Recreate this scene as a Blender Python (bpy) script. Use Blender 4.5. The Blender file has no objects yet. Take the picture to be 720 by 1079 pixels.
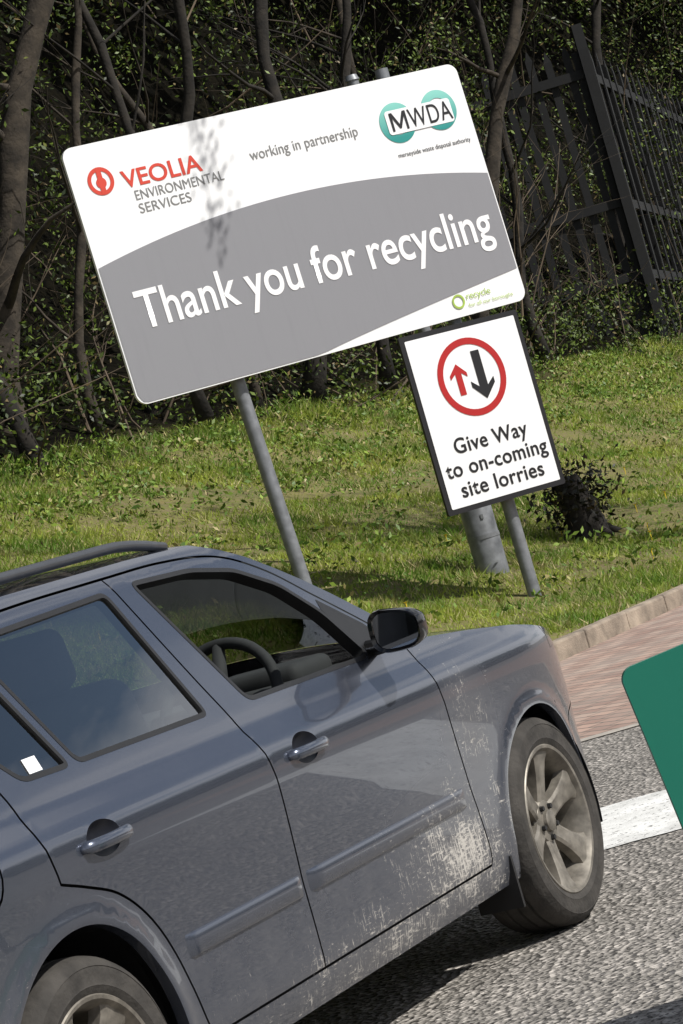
import bpy, math, random
import numpy as np
from mathutils import Vector, Matrix
from mathutils.geometry import delaunay_2d_cdt
random.seed(5); rng=np.random.default_rng(5)
sc=bpy.context.scene
C=sc.collection
rad=math.radians

# ------------------------------------------------------------ helpers
def link(ob,parent=None):
    C.objects.link(ob)
    if parent is not None: ob.parent=parent
    return ob
def empty(name,mat=None):
    e=bpy.data.objects.new(name,None); e.empty_display_size=.2; C.objects.link(e)
    if mat is not None: e.matrix_world=mat
    return e
def fastmesh(name,co,faces,k,mat,parent=None,rnd=None,smooth=False):
    me=bpy.data.meshes.new(name)
    co=np.asarray(co,dtype=np.float32); f=np.asarray(faces,dtype=np.int32)
    me.vertices.add(len(co)); me.vertices.foreach_set('co',co.ravel())
    me.loops.add(f.size); me.loops.foreach_set('vertex_index',f.ravel())
    nf=f.shape[0]
    me.polygons.add(nf)
    me.polygons.foreach_set('loop_start',np.arange(nf,dtype=np.int32)*k)
    me.polygons.foreach_set('loop_total',np.full(nf,k,dtype=np.int32))
    me.polygons.foreach_set('use_smooth',np.full(nf,smooth,dtype=bool))
    me.update(calc_edges=True)
    if rnd is not None:
        a=me.attributes.new('rnd','FLOAT','FACE'); a.data.foreach_set('value',np.asarray(rnd,dtype=np.float32))
    me.materials.append(mat)
    return link(bpy.data.objects.new(name,me),parent)
class MB:
    def __init__(s): s.v=[]; s.f=[]
    def quadbox(s,c,ax,ay,az):
        c=Vector(c);ax=Vector(ax);ay=Vector(ay);az=Vector(az);b=len(s.v)
        for i in(-1,1):
            for j in(-1,1):
                for k in(-1,1): s.v.append(c+ax*i+ay*j+az*k)
        s.f+= [tuple(b+i for i in q) for q in((0,1,3,2),(4,6,7,5),(0,4,5,1),(2,3,7,6),(0,2,6,4),(1,5,7,3))]
    def tube(s,pts,radii,n=8,cap=True,sq=(1,1)):
        pts=[Vector(p) for p in pts]; b=len(s.v); L=len(pts)
        up=Vector((.13,.21,1)) if abs((pts[-1]-pts[0]).normalized().z)<.9 else Vector((1,.1,.05))
        for i,p in enumerate(pts):
            t=(pts[min(i+1,L-1)]-pts[max(i-1,0)]).normalized()
            a=t.cross(up).normalized(); c=a.cross(t).normalized()
            for k in range(n):
                th=2*math.pi*k/n
                s.v.append(p+(a*math.cos(th)*sq[0]+c*math.sin(th)*sq[1])*radii[i])
        for i in range(L-1):
            for k in range(n):
                k2=(k+1)%n
                s.f.append((b+i*n+k,b+i*n+k2,b+(i+1)*n+k2,b+(i+1)*n+k))
        if cap:
            s.f.append(tuple(b+k for k in range(n))[::-1]); s.f.append(tuple(b+(L-1)*n+k for k in range(n)))
    def lathe(s,prof,c=(0,0,0),n=48,a0=0,a1=2*math.pi):
        b=len(s.v); full=abs(a1-a0-2*math.pi)<1e-6; m=n if full else n+1
        for (r,y) in prof:
            for k in range(m):
                th=a0+(a1-a0)*k/n
                s.v.append(Vector((c[0]+r*math.cos(th),c[1]+y,c[2]+r*math.sin(th))))
        for i in range(len(prof)-1):
            for k in range(n):
                k2=(k+1)%m
                s.f.append((b+i*m+k,b+i*m+k2,b+(i+1)*m+k2,b+(i+1)*m+k))
    def build(s,name,mat,parent=None,smooth=False,bevel=0,auto=False,seg=2):
        me=bpy.data.meshes.new(name); me.from_pydata([tuple(v) for v in s.v],[],s.f)
        me.update()
        if smooth:
            for p in me.polygons: p.use_smooth=True
            if auto: me.set_sharp_from_angle(angle=rad(38))
        me.materials.append(mat)
        o=link(bpy.data.objects.new(name,me),parent)
        if bevel:
            m=o.modifiers.new('b','BEVEL'); m.width=bevel; m.segments=seg; m.limit_method='ANGLE'
        return o
def polymesh(name,pts3,mat,parent=None,thick=None):
    me=bpy.data.meshes.new(name); n=len(pts3)
    v=[tuple(p) for p in pts3]; f=[tuple(range(n))]
    if thick is not None:
        v+= [tuple(Vector(p)+Vector(thick)) for p in pts3]
        f.append(tuple(range(n,2*n))[::-1])
        for i in range(n):
            j=(i+1)%n; f.append((j,i,n+i,n+j))
    me.from_pydata(v,[],f); me.update(); me.materials.append(mat)
    return link(bpy.data.objects.new(name,me),parent)

# ------------------------------------------------------------ materials
class NT:
    def __init__(s,name):
        s.m=bpy.data.materials.new(name); s.m.use_nodes=True; s.t=s.m.node_tree; s.t.nodes.clear()
        s.out=s.t.nodes.new('ShaderNodeOutputMaterial')
    def n(s,typ,**kw):
        nd=s.t.nodes.new(typ)
        for k,v in kw.items():
            if k in nd.inputs: nd.inputs[k].default_value=v
            else: setattr(nd,k,v)
        return nd
    def l(s,a,b): s.t.links.new(a,b)
    def M(s,op,a,b=None,c=None,clamp=False):
        nd=s.t.nodes.new('ShaderNodeMath'); nd.operation=op; nd.use_clamp=clamp
        for i,x in enumerate((a,b,c)):
            if x is None: continue
            if isinstance(x,(int,float)): nd.inputs[i].default_value=x
            else: s.l(x,nd.inputs[i])
        return nd.outputs[0]
    def mix(s,f,a,b):
        nd=s.t.nodes.new('ShaderNodeMix'); nd.data_type='RGBA'
        for i,x in ((0,f),(6,a),(7,b)):
            if isinstance(x,(int,float)): nd.inputs[i].default_value=x
            elif isinstance(x,tuple): nd.inputs[i].default_value=(*x,1) if len(x)==3 else x
            else: s.l(x,nd.inputs[i])
        return nd.outputs[2]
    def noise(s,scale,detail=3,vec=None,rough=.55):
        nd=s.n('ShaderNodeTexNoise'); nd.inputs['Scale'].default_value=scale; nd.inputs['Detail'].default_value=detail; nd.inputs['Roughness'].default_value=rough
        if vec is None: vec=s.n('ShaderNodeTexCoord').outputs['Object']
        s.l(vec,nd.inputs['Vector']); return nd.outputs[0]
    def bsdf(s,col=None,rough=.5,metal=0,coat=0,bump=None,bs=.3,bd=.01,spec=None,coatr=.03):
        b=s.n('ShaderNodeBsdfPrincipled')
        if isinstance(col,tuple): b.inputs['Base Color'].default_value=(*col,1)
        elif col is not None: s.l(col,b.inputs['Base Color'])
        for nm,x in (('Roughness',rough),('Metallic',metal),('Coat Weight',coat)):
            if isinstance(x,(int,float)): b.inputs[nm].default_value=x
            else: s.l(x,b.inputs[nm])
        b.inputs['Coat Roughness'].default_value=coatr
        if spec is not None: b.inputs['Specular IOR Level'].default_value=spec
        if bump is not None:
            bp=s.n('ShaderNodeBump'); bp.inputs['Strength'].default_value=bs; bp.inputs['Distance'].default_value=bd
            s.l(bump,bp.inputs['Height']); s.l(bp.outputs[0],b.inputs['Normal'])
        s.l(b.outputs[0],s.out.inputs['Surface']); return b
    def translucent(s,b,col,f):
        t=s.n('ShaderNodeBsdfTranslucent'); s.l(col,t.inputs[0]); ms=s.n('ShaderNodeMixShader'); ms.inputs[0].default_value=f
        s.l(b.outputs[0],ms.inputs[1]); s.l(t.outputs[0],ms.inputs[2]); s.l(ms.outputs[0],s.out.inputs['Surface'])
def ramp(s,x,lo,hi):
    nd=s.n('ShaderNodeMapRange'); nd.inputs[1].default_value=lo; nd.inputs[2].default_value=hi
    s.l(x,nd.inputs[0]); return nd.outputs[0]
def simple(name,c,rough=.5,metal=0,var=.15,scale=8,coat=0,bump=0,bscale=60):
    s=NT(name); nz=s.noise(scale,4); f=ramp(s,nz,.3,.7)
    c1=tuple(x*(1-var) for x in c); c2=tuple(min(1,x*(1+var)) for x in c)
    col=s.mix(f,c1,c2)
    s.bsdf(col,rough,metal,coat,bump=s.noise(bscale,3) if bump else None,bs=bump or .1)
    return s.m

# ------------------------------------------------------------ layout frame (kerb frame)
K0=Vector((1.26,19.2)); D=Vector((.446,.895)); Nn=Vector((-.895,.446))
def kw(t,n,z=0):
    return Vector((K0.x+t*D.x+n*Nn.x, K0.y+t*D.y+n*Nn.y, z))
def TZ(t,n):
    n=np.asarray(n,float); t=np.asarray(t,float)
    z=.10+.2*n+.013*n*n
    z=z+.035*np.sin(t*1.3+n*.7)*np.clip(n,0,1)+.03*np.sin(t*.45-n*1.9)*np.clip(n,0,1)
    z=np.where(n>13,z+(n-13)**1.15*1.0+.4*np.sin(t*.5+n*.3)*np.clip((n-13)/3,0,1),z)
    z=np.minimum(z,26+0*z)
    return np.where(n<.13,-.03,z)

# ------------------------------------------------------------ world, sun, camera
w=bpy.data.worlds.new("World"); sc.world=w; w.use_nodes=True
nt=w.node_tree; nt.nodes.clear()
out=nt.nodes.new('ShaderNodeOutputWorld'); bg=nt.nodes.new('ShaderNodeBackground')
sky=nt.nodes.new('ShaderNodeTexSky'); sky.sky_type='NISHITA'; sky.sun_disc=False
sdir=Vector((.617,-.307,.724)).normalized()
sky.sun_elevation=math.asin(sdir.z); sky.sun_rotation=math.atan2(sdir.x,sdir.y)
bg.inputs[1].default_value=.07
tc=nt.nodes.new('ShaderNodeTexCoord'); mp=nt.nodes.new('ShaderNodeMapping'); mp.inputs['Scale'].default_value=(1,1,1.8)
nz=nt.nodes.new('ShaderNodeTexNoise'); nz.inputs['Scale'].default_value=5.5; nz.inputs['Detail'].default_value=7; nz.inputs['Roughness'].default_value=.5
sz_=nt.nodes.new('ShaderNodeSeparateXYZ'); nt.links.new(tc.outputs['Generated'],sz_.inputs[0])
lowc=nt.nodes.new('ShaderNodeMath'); lowc.operation='MULTIPLY_ADD'; lowc.inputs[1].default_value=-.20; lowc.inputs[2].default_value=.13
nt.links.new(sz_.outputs[2],lowc.inputs[0])
addn=nt.nodes.new('ShaderNodeMath'); addn.operation='ADD'
mr=nt.nodes.new('ShaderNodeMapRange'); mr.inputs[1].default_value=.48; mr.inputs[2].default_value=.64
mx=nt.nodes.new('ShaderNodeMix'); mx.data_type='RGBA'; mx.inputs[7].default_value=(12.5,12.6,12.9,1)
nt.links.new(tc.outputs['Generated'],mp.inputs[0]); nt.links.new(mp.outputs[0],nz.inputs['Vector']); nt.links.new(nz.outputs[0],addn.inputs[0]); nt.links.new(lowc.outputs[0],addn.inputs[1]); nt.links.new(addn.outputs[0],mr.inputs[0])
nt.links.new(mr.outputs[0],mx.inputs[0]); nt.links.new(sky.outputs[0],mx.inputs[6]); nt.links.new(mx.outputs[2],bg.inputs[0]); nt.links.new(bg.outputs[0],out.inputs[0])
sl=bpy.data.lights.new('sun','SUN'); sl.energy=5; sl.angle=rad(.5); sl.color=(1,.965,.90)
so=link(bpy.data.objects.new('sun',sl)); so.rotation_euler=sdir.to_track_quat('Z','Y').to_euler(); so.location=(20,-10,30)
cam=bpy.data.cameras.new('camera'); co=link(bpy.data.objects.new('camera',cam)); sc.camera=co
cam.sensor_fit='VERTICAL'; cam.sensor_height=36; cam.lens=2812/1079*36; cam.clip_start=.1; cam.clip_end=2000
pitch=math.atan(24/2812)
R=Matrix.Rotation(rad(90)+pitch,4,'X')@Matrix.Rotation(rad(-16),4,'Z')
co.matrix_world=Matrix.Translation((0,0,1.3))@R
sc.view_settings.view_transform='Standard'; sc.view_settings.look='None'; sc.view_settings.exposure=0

# ------------------------------------------------------------ ground
s=NT('ground_mat'); tcn=s.n('ShaderNodeTexCoord').outputs['Object']
at=s.n('ShaderNodeAttribute'); at.attribute_name='wood'
g=s.mix(ramp(s,s.noise(1.2,5,tcn),.35,.65),(.09,.12,.03),(.20,.20,.06))
g=s.mix(ramp(s,s.noise(22,5,tcn),.4,.6),g,(.18,.145,.085))
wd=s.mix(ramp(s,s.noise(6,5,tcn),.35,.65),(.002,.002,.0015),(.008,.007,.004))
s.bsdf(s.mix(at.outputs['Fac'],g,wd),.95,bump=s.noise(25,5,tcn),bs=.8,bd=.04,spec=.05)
ta=np.concatenate([[-500,-300,-180,-100,-60],np.arange(-40,80.1,.5),[100,150,250,400,600]])
na=np.concatenate([[-600,-300,-150,-80,-40,-20,-8,-2,-.5,.05,.129,.131,.3],np.arange(.6,26,.4),[28,32,40,60,100,200,400,700]])
Tg,Ng=np.meshgrid(ta,na,indexing='ij'); Z=TZ(Tg,Ng)
P=np.stack([K0.x+Tg*D.x+Ng*Nn.x,K0.y+Tg*D.y+Ng*Nn.y,Z],-1).reshape(-1,3)
a,b=len(ta),len(na); I=np.arange(a*b).reshape(a,b)
F=np.stack([I[:-1,:-1],I[:-1,1:],I[1:,1:],I[1:,:-1]],-1).reshape(-1,4)[:,::-1]
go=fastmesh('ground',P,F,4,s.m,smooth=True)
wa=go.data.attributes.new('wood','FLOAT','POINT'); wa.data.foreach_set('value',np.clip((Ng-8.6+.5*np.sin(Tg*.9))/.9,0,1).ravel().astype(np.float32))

s=NT('asphalt'); v=s.n('ShaderNodeTexCoord').outputs['Object']
vo=s.n('ShaderNodeTexVoronoi'); vo.inputs['Scale'].default_value=46; s.l(v,vo.inputs['Vector'])
c=s.mix(ramp(s,s.noise(1.1,5,v),.3,.7),(.18,.168,.153),(.27,.252,.23))
c=s.mix(ramp(s,vo.outputs['Color'],.45,.95),c,(.54,.50,.46))
c=s.mix(ramp(s,s.noise(60,3,v),.54,.62),c,(.03,.028,.025))
c=s.mix(s.M('MULTIPLY',ramp(s,s.noise(2.3,6,v,.7),.52,.74),.45),c,(.085,.08,.074))
s.bsdf(c,.85,bump=vo.outputs['Distance'],bs=1.0,bd=.020,spec=.3)
asph=s.m
def sheet(name,pts,z,mat):
    return polymesh(name,[(p[0],p[1],z) for p in pts],mat)
rp=[kw(-160,-60),kw(260,-60),kw(260,-.004),kw(-160,-.004)]
sheet('road',rp,0,asph)
s=NT('block_paving'); v=s.n('ShaderNodeTexCoord').outputs['Object']
mpn=s.n('ShaderNodeMapping'); mpn.inputs['Rotation'].default_value=(0,0,rad(63.5)); s.l(v,mpn.inputs[0])
bk=s.n('ShaderNodeTexBrick'); s.l(mpn.outputs[0],bk.inputs['Vector'])
bk.inputs['Scale'].default_value=1; bk.inputs['Brick Width'].default_value=.21; bk.inputs['Row Height'].default_value=.105; bk.inputs['Mortar Size'].default_value=.008
bk.inputs['Color1'].default_value=(.44,.30,.24,1); bk.inputs['Color2'].default_value=(.26,.165,.135,1); bk.inputs['Mortar'].default_value=(.10,.09,.075,1)
c=s.mix(s.M('MULTIPLY',ramp(s,s.noise(1.5,6,v,.7),.4,.75),.7),bk.outputs[0],(.34,.31,.27))
s.bsdf(c,.85,bump=s.noise(60,3,v),bs=.3,bd=.005)
sheet('block_paving',[(-1.71,13.24),(12,13.24),(25,40),(11.59,40)],.004,s.m)
conc=simple('concrete',(.36,.33,.29),.9,var=.3,scale=5,bump=.4)
sheet('paving_edge_strip',[(-1.78,13.1),(12,13.1),(12,13.236),(-1.72,13.236)],.005,conc)
s=NT('road_paint'); v=s.n('ShaderNodeTexCoord').outputs['Object']
b1=s.bsdf(s.mix(ramp(s,s.noise(5,6,v),.35,.6),(.58,.58,.56),(.80,.80,.78)),.7,bump=s.noise(70,3,v),bs=.5,bd=.006)
nzw=s.noise(38,6,v,.7); tr=s.n('ShaderNodeBsdfTransparent'); ms=s.n('ShaderNodeMixShader')
s.l(ramp(s,nzw,.38,.41),ms.inputs[0]); s.l(tr.outputs[0],ms.inputs[1]); s.l(b1.outputs[0],ms.inputs[2]); s.l(ms.outputs[0],s.out.inputs['Surface'])
top=[(x,10.36+.05*math.sin(x*3)+random.uniform(-.015,.015)) for x in np.arange(-1.5,5,.12)]
bot=[(x,9.2+.04*math.sin(x*2.3)+random.uniform(-.02,.02)) for x in np.arange(-1.5,5,.12)]
sheet('road_marking',bot+top[::-1],.004,s.m)

m=MB(); t=-40.0
while t<60:
    L=.9; m.quadbox(kw(t+L/2,.066+random.uniform(-.005,.005),.02+random.uniform(-.005,.005)),Vector((D.x,D.y,0))*(L/2-.008),Vector((Nn.x,Nn.y,0))*.066,(0,0,.125)); t+=L
m.build('kerb',simple('kerb_concrete',(.25,.205,.16),.9,var=.5,scale=4,bump=.6),bevel=.018)

# ------------------------------------------------------------ grass
s=NT('grass_blades'); at=s.n('ShaderNodeAttribute'); at.attribute_name='rnd'
v=s.n('ShaderNodeTexCoord').outputs['Object']
c=s.mix(ramp(s,s.noise(.8,5,v,.68),.42,.58),(.15,.27,.03),(.44,.50,.08))
c=s.mix(ramp(s,s.noise(2.6,5,v,.65),.54,.68),c,(.38,.32,.14))
c=s.mix(ramp(s,at.outputs['Fac'],.0,1.0),c,s.mix(.6,c,(.06,.13,.015)))
c=s.mix(ramp(s,at.outputs['Fac'],.88,.92),c,(.58,.50,.26))
s.translucent(s.bsdf(c,.5,spec=.3),c,.38)
grassm=s.m
def wedge(p,lo=-.17,hi=.21): 
    r=p[:,0]/np.maximum(p[:,1],1); return (r>lo)&(r<hi)&(p[:,1]>9)
Nc=1400000
tt=rng.uniform(-14,62,Nc); nn=rng.uniform(.12,9.6,Nc)
px=K0.x+tt*D.x+nn*Nn.x; py=K0.y+tt*D.y+nn*Nn.y
patch=.5+.25*np.sin(tt*2.1+1.3*np.sin(nn*1.7))+.25*np.sin(nn*3.1+1.1*np.sin(tt*1.2)+tt*.4)
p2=.5+.5*np.sin(tt*5.3+2*np.sin(nn*4.1))*np.sin(nn*6.7+1.7*np.sin(tt*3.3))
p3=np.sin(tt*.83+2.1*np.sin(nn*.9+1))+np.sin(nn*1.37+1.6*np.sin(tt*.61))+.5*np.sin(tt*3.7+nn*2.9)
bare=np.clip((1.6-p3)/.5,.10,1)
for (a_,b_) in((3.1,1.39),(1.48,2.63),(4.25,2.22)): bare*=np.clip(np.hypot(tt-a_,nn-b_)/.45,.12,1)
keep=wedge(np.stack([px,py],1))&(rng.random(Nc)<np.clip((20/py)**1.6,0,1)*(.25+.45*patch+.3*p2)*bare)
tt,nn,px,py,patch,p2,bare=[q[keep] for q in(tt,nn,px,py,patch,p2,bare)]
M_=len(tt); print('blades',M_)
zz=TZ(tt,nn); h=rng.uniform(.025,.080,M_)*(.40+.8*patch+.9*p2**2)*(1+np.clip((nn-6)/4,0,1)*.9)*(.5+.5*bare); wv=rng.uniform(.004,.010,M_)*(py/20)**.7
an=rng.uniform(0,6.283,M_); ln=h*rng.uniform(.2,1.7,M_); la=rng.uniform(0,6.283,M_)
A=np.stack([px-np.cos(an)*wv,py-np.sin(an)*wv,zz-.01],1);B=np.stack([px+np.cos(an)*wv,py+np.sin(an)*wv,zz-.01],1)
Cc=np.stack([px+np.cos(la)*ln,py+np.sin(la)*ln,zz+h],1)
co_=np.stack([A,B,Cc],1).reshape(-1,3)
fastmesh('grass',co_,np.arange(3*M_).reshape(-1,3),3,grassm,rnd=rng.random(M_))

def leafquads(cen,size,flat=0.0):
    n=len(cen); d1=rng.normal(size=(n,3)); d1/=np.linalg.norm(d1,axis=1)[:,None]
    d2=rng.normal(size=(n,3)); d2-= (d2*d1).sum(1)[:,None]*d1; d2/=np.linalg.norm(d2,axis=1)[:,None]
    sz=size[:,None]
    q=np.stack([cen-d1*sz,cen+d2*sz*.45+d1*sz*.1,cen+d1*sz,cen-d2*sz*.45+d1*sz*.1],1)
    return q.reshape(-1,3)
def leafmat(name,c1,c2,c3,thr=.86,spec=.3):
    s=NT(name); at=s.n('ShaderNodeAttribute'); at.attribute_name='rnd'
    c=s.mix(s.M('POWER',at.outputs['Fac'],1.6),c1,c2); c=s.mix(ramp(s,at.outputs['Fac'],thr,thr+.04),c,c3)
    s.bsdf(c,.5,spec=spec); return s.m
cl=[];sz=[]
for i in range(1700):
    t_=random.uniform(-14,50); n_=random.choice([random.uniform(.8,9),random.uniform(6.5,9.6),random.uniform(6.5,9.6)])
    p=kw(t_,n_); 
    if not(-.18<p.x/p.y<.21): continue
    k=random.randint(12,45); r=random.uniform(.06,.28)
    q=rng.normal(size=(k,3))*[r,r,r*.4]; base=float(TZ(t_,n_))
    q[:,2]=np.abs(q[:,2])+base+.03; q[:,0]+=p.x; q[:,1]+=p.y
    cl.append(q); sz.append(rng.uniform(.015,.048,k))
cl=np.concatenate(cl); sz=np.concatenate(sz)
fastmesh('weeds',leafquads(cl,sz),np.arange(4*len(cl)).reshape(-1,4),4,leafmat('weed_leaf',(.06,.12,.015),(.26,.36,.05),(.32,.27,.12)),rnd=rng.random(len(cl)))
k=7000; t_=rng.uniform(-14,45,k); n_=rng.uniform(.3,9.5,k); ok=rng.random(k)<(.15+.85*(n_/9.5)**2); t_,n_=t_[ok],n_[ok]
q=np.stack([K0.x+t_*D.x+n_*Nn.x,K0.y+t_*D.y+n_*Nn.y,TZ(t_,n_)+.04],1)
fastmesh('fallen_leaves',leafquads(q,rng.uniform(.012,.032,len(q))),np.arange(4*len(q)).reshape(-1,4),4,leafmat('dead_leaf',(.10,.07,.04),(.26,.19,.11),(.42,.34,.22)),rnd=rng.random(len(q)))
m=MB()
for i in range(70):
    t_=random.uniform(-12,25); n_=random.uniform(.5,4)
    if i<26: t_,n_=random.gauss(-3.5,1.2),random.gauss(4.0,.7)
    p=kw(t_,n_,float(TZ(t_,n_))+.09)
    m.tube([p-Vector((0,0,.08)),p,p+Vector((0,0,.012))],[.003,.006,.022],7)
m.build('dandelions',simple('dandelion_yellow',(.75,.55,.03),.7))

# ------------------------------------------------------------ woodland
bark=simple('bark',(.038,.030,.022),.95,var=.7,scale=5,bump=1,bscale=22)
barkd=simple('bark_dark',(.017,.014,.011),.95,var=.7,scale=5,bump=1,bscale=22)
def branch(m,p,d,L,r,depth):
    pts=[p];rr=[r];n=6
    for i in range(n):
        d=(d+Vector((random.gauss(0,.13),random.gauss(0,.13),random.gauss(0.02,.1)))).normalized()
        pts.append(pts[-1]+d*L/n); rr.append(r*(1-(i+1)/n*.75))
    m.tube(pts,rr,6 if depth else 4,cap=False)
    if depth>0:
        for k in range(random.randint(2,4)):
            i=random.randint(2,n); nd=(d+Vector((random.gauss(0,.6),random.gauss(0,.6),random.gauss(.1,.4)))).normalized()
            branch(m,pts[i],nd,L*.5,rr[i]*.6,depth-1)
trees=[((-3.95,33,3.0),(-.6,33.5,12.5),.19,bark),((-3.3,31.2,2.9),(-3.9,31.5,11),.10,barkd),((2.9,45,3.4),(5.9,45.5,11.6),.14,bark),((1.0,40,3.3),(2.9,40.3,12),.09,barkd),
 ((-2.0,36,3.4),(.7,36,12),.09,barkd),((.0,38,3.4),(1.6,39,12),.12,barkd),((-1.2,34,3.2),(-1.6,34.5,12),.07,barkd),((4.2,46,3.6),(4.6,46,12.5),.08,barkd),((-2.6,33.6,3.2),(-1.0,34,12.5),.06,bark),((6.6,57,5.0),(9.5,58,15),.12,barkd),
 ((-4.4,34.5,3.2),(-2.6,35,12),.10,barkd),((2.0,42,3.4),(2.2,42.5,12),.07,bark),((-.6,37,3.4),(-1.8,38,12),.06,bark)]
for (p0,p1,r,mt) in trees:
    m=MB(); p0=Vector(p0);p1=Vector(p1)
    p0.z=min(p0.z,3.2)
    pts=[];rr=[]
    for i in range(15):
        f=i/14; q=p0.lerp(p1,f)+Vector((.17*math.sin(f*7+p0.x)+.06*math.sin(f*19+p0.y),.1*math.cos(f*5+p0.y),0)); pts.append(q); rr.append(r*(1.25-.7*f)*(1+.12*math.sin(f*31+p0.x*3)) if i else r*1.7)
    m.tube(pts,rr,10)
    for k in range(8):
        i=random.randint(2,13); d=Vector((random.uniform(-1,.6),random.uniform(-1,.6),random.uniform(.1,1))).normalized()
        branch(m,pts[i],d,random.uniform(1.5,3.0),rr[i]*.35,2)
    m.build('tree',mt,smooth=True)
m=MB()
for i in range(640):
    t_=random.uniform(-14,60); n_=random.uniform(9.0,14)
    p=kw(t_,n_); 
    if not(-.2<p.x/p.y<.26): continue
    if p.x/p.y>.10 and random.random()<.6: continue
    p.z=float(TZ(t_,n_))+random.choice([0,0,random.uniform(0,6)])
    d=Vector((random.gauss(.15,.45),random.gauss(0,.4),random.uniform(.1,1))).normalized()
    branch(m,p,d,random.uniform(1.2,4.5),random.uniform(.008,.024),1)
m.build('undergrowth_stems',simple('twig',(.085,.063,.042),.9,var=.85,scale=1.2))
cl=[];sz=[]
def addclump(t_,n_,h_,r,k,s0,s1):
    p=kw(t_,n_)
    q=rng.normal(size=(k,3))*[r,r,r*.8]; q+= [p.x,p.y,float(TZ(t_,min(n_,13)))+h_]
    cl.append(q); sz.append(rng.uniform(s0,s1,k))
for i in range(5200):
    t_=random.uniform(-18,70); n_=random.uniform(9.3,14.5)
    p=kw(t_,n_)
    if not(-.22<p.x/p.y<.30): continue
    h_=random.uniform(.1,10)
    if math.sin(t_*.9+h_*.5)+math.sin(h_*1.3-t_*.4)+.6*math.sin(t_*2.3-h_*1.9)<-.45: continue
    r_=p.x/p.y
    if r_>.095 and h_>1.0 and p.y<54.5 and random.random()<.86: continue
    addclump(t_,n_,h_,random.uniform(.10,.42),random.randint(16,64),.025,.060)
for i in range(1500):
    t_=random.uniform(-18,70); n_=random.uniform(8.8,10.6)
    p=kw(t_,n_)
    if not(-.22<p.x/p.y<.30): continue
    addclump(t_,n_,random.uniform(0,1.1),random.uniform(.12,.35),random.randint(14,40),.02,.055)
cl=np.concatenate(cl); sz=np.concatenate(sz); print('leaves',len(cl))
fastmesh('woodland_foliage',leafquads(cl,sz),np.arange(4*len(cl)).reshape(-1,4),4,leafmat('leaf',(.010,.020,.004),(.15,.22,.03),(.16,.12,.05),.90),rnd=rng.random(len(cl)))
cl=[];sz=[]  # leaf layer above the view, added to block sun and darken the wood
for i in range(1100):
    t_=random.uniform(-25,85); n_=random.uniform(10.5,22)
    addclump(t_,n_,random.uniform(10.5,14),random.uniform(.5,1.2),34,.20,.42)
cl=np.concatenate(cl); sz=np.concatenate(sz)
fastmesh('added_shade_canopy',leafquads(cl,sz),np.arange(4*len(cl)).reshape(-1,4),4,leafmat('leaf_shade_canopy',(.015,.025,.008),(.04,.06,.015),(.08,.07,.03)),rnd=rng.random(len(cl)))
cl=[];sz=[]  # unseen leaf bank behind the camera, added for reflections in the car
for i in range(700):
    t_=random.uniform(-60,60); p=kw(t_,random.uniform(-32,-27)); k=26
    q=rng.normal(size=(k,3))*[1,1,.9]+[p.x,p.y,abs(random.gauss(0,1))*1.6+.3]; cl.append(q); sz.append(rng.uniform(.25,.6,k))
cl=np.concatenate(cl); sz=np.concatenate(sz)
fastmesh('reflection_hedge',leafquads(cl,sz),np.arange(4*len(cl)).reshape(-1,4),4,leafmat('leaf_reflection_hedge',(.02,.035,.012),(.05,.075,.02),(.10,.08,.04)),rnd=rng.random(len(cl)))
# roadside tree to the right of the signs (out of frame): dapples the verge, one hanging twig shades the board
m=MB(); cl=[];sz=[]
p0=Vector((7.6,23.4,.9)); pts=[p0+Vector((0,0,-.9)),p0+Vector((.1,0,2.5)),p0+Vector((0,.2,5)),p0+Vector((.3,.4,8)),p0+Vector((.2,.5,10))]
m.tube(pts,[.22,.17,.14,.09,.04],10)
limb=[pts[3],Vector((6.0,22.2,10.6)),Vector((4.4,21.0,10.9)),Vector((3.25,20.2,10.0)),Vector((3.0,20.05,8.9)),Vector((2.9,20.0,7.9))]
m.tube(limb,[.06,.045,.03,.015,.007,.004],7)
def tl(c,r,k,s0,s1):
    q=rng.normal(size=(k,3))*r+np.array(c); cl.append(q); sz.append(rng.uniform(s0,s1,k))
tl((3.0,20.05,8.45),[.09,.09,.32],95,.025,.05); tl((2.9,20.0,7.85),[.05,.05,.15],26,.02,.045)
for k in range(46):
    d=Vector((random.gauss(0,1),random.gauss(0,1),random.gauss(0,.8))); c_=Vector((8.4,24.2,9.2))+d*1.5
    if c_.x<5.5: continue
    branch(m,pts[3],(c_-pts[3]).normalized(),(c_-pts[3]).length,.025,1); tl(tuple(c_),[.28,.28,.22],55,.05,.09)
rt=m.build('roadside_tree',bark,smooth=True)
cl=np.concatenate(cl); sz=np.concatenate(sz)
fastmesh('crown',leafquads(cl,sz),np.arange(4*len(cl)).reshape(-1,4),4,leafmat('leaf_tree',(.03,.06,.012),(.08,.12,.03),(.12,.12,.05)),rnd=rng.random(len(cl)),parent=rt)

m=MB(); sp=Vector((2.30,26.7,.62))
m.tube([sp+Vector((0,0,-.1)),sp+Vector((.02,0,.15)),sp+Vector((-.03,0,.4)),sp+Vector((-.06,0,.62))],[.27,.19,.16,.13],11)
for k in range(7):
    a=k*.9; m.tube([sp+Vector((0,0,.2)),sp+Vector((math.cos(a)*.2,math.sin(a)*.2,.03)),sp+Vector((math.cos(a)*.36,math.sin(a)*.36,-.05))],[.07,.05,.02],6)
st=m.build('tree_stump',barkd,smooth=True)
q=rng.normal(size=(1100,3))*[.20,.17,.17]+[sp.x-.02,sp.y,sp.z+.42]
fastmesh('ivy',leafquads(q,rng.uniform(.02,.05,1100)),np.arange(4400).reshape(-1,4),4,leafmat('ivy_leaf',(.008,.009,.005),(.035,.032,.015),(.06,.045,.02)),rnd=rng.random(1100),parent=st)

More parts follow.
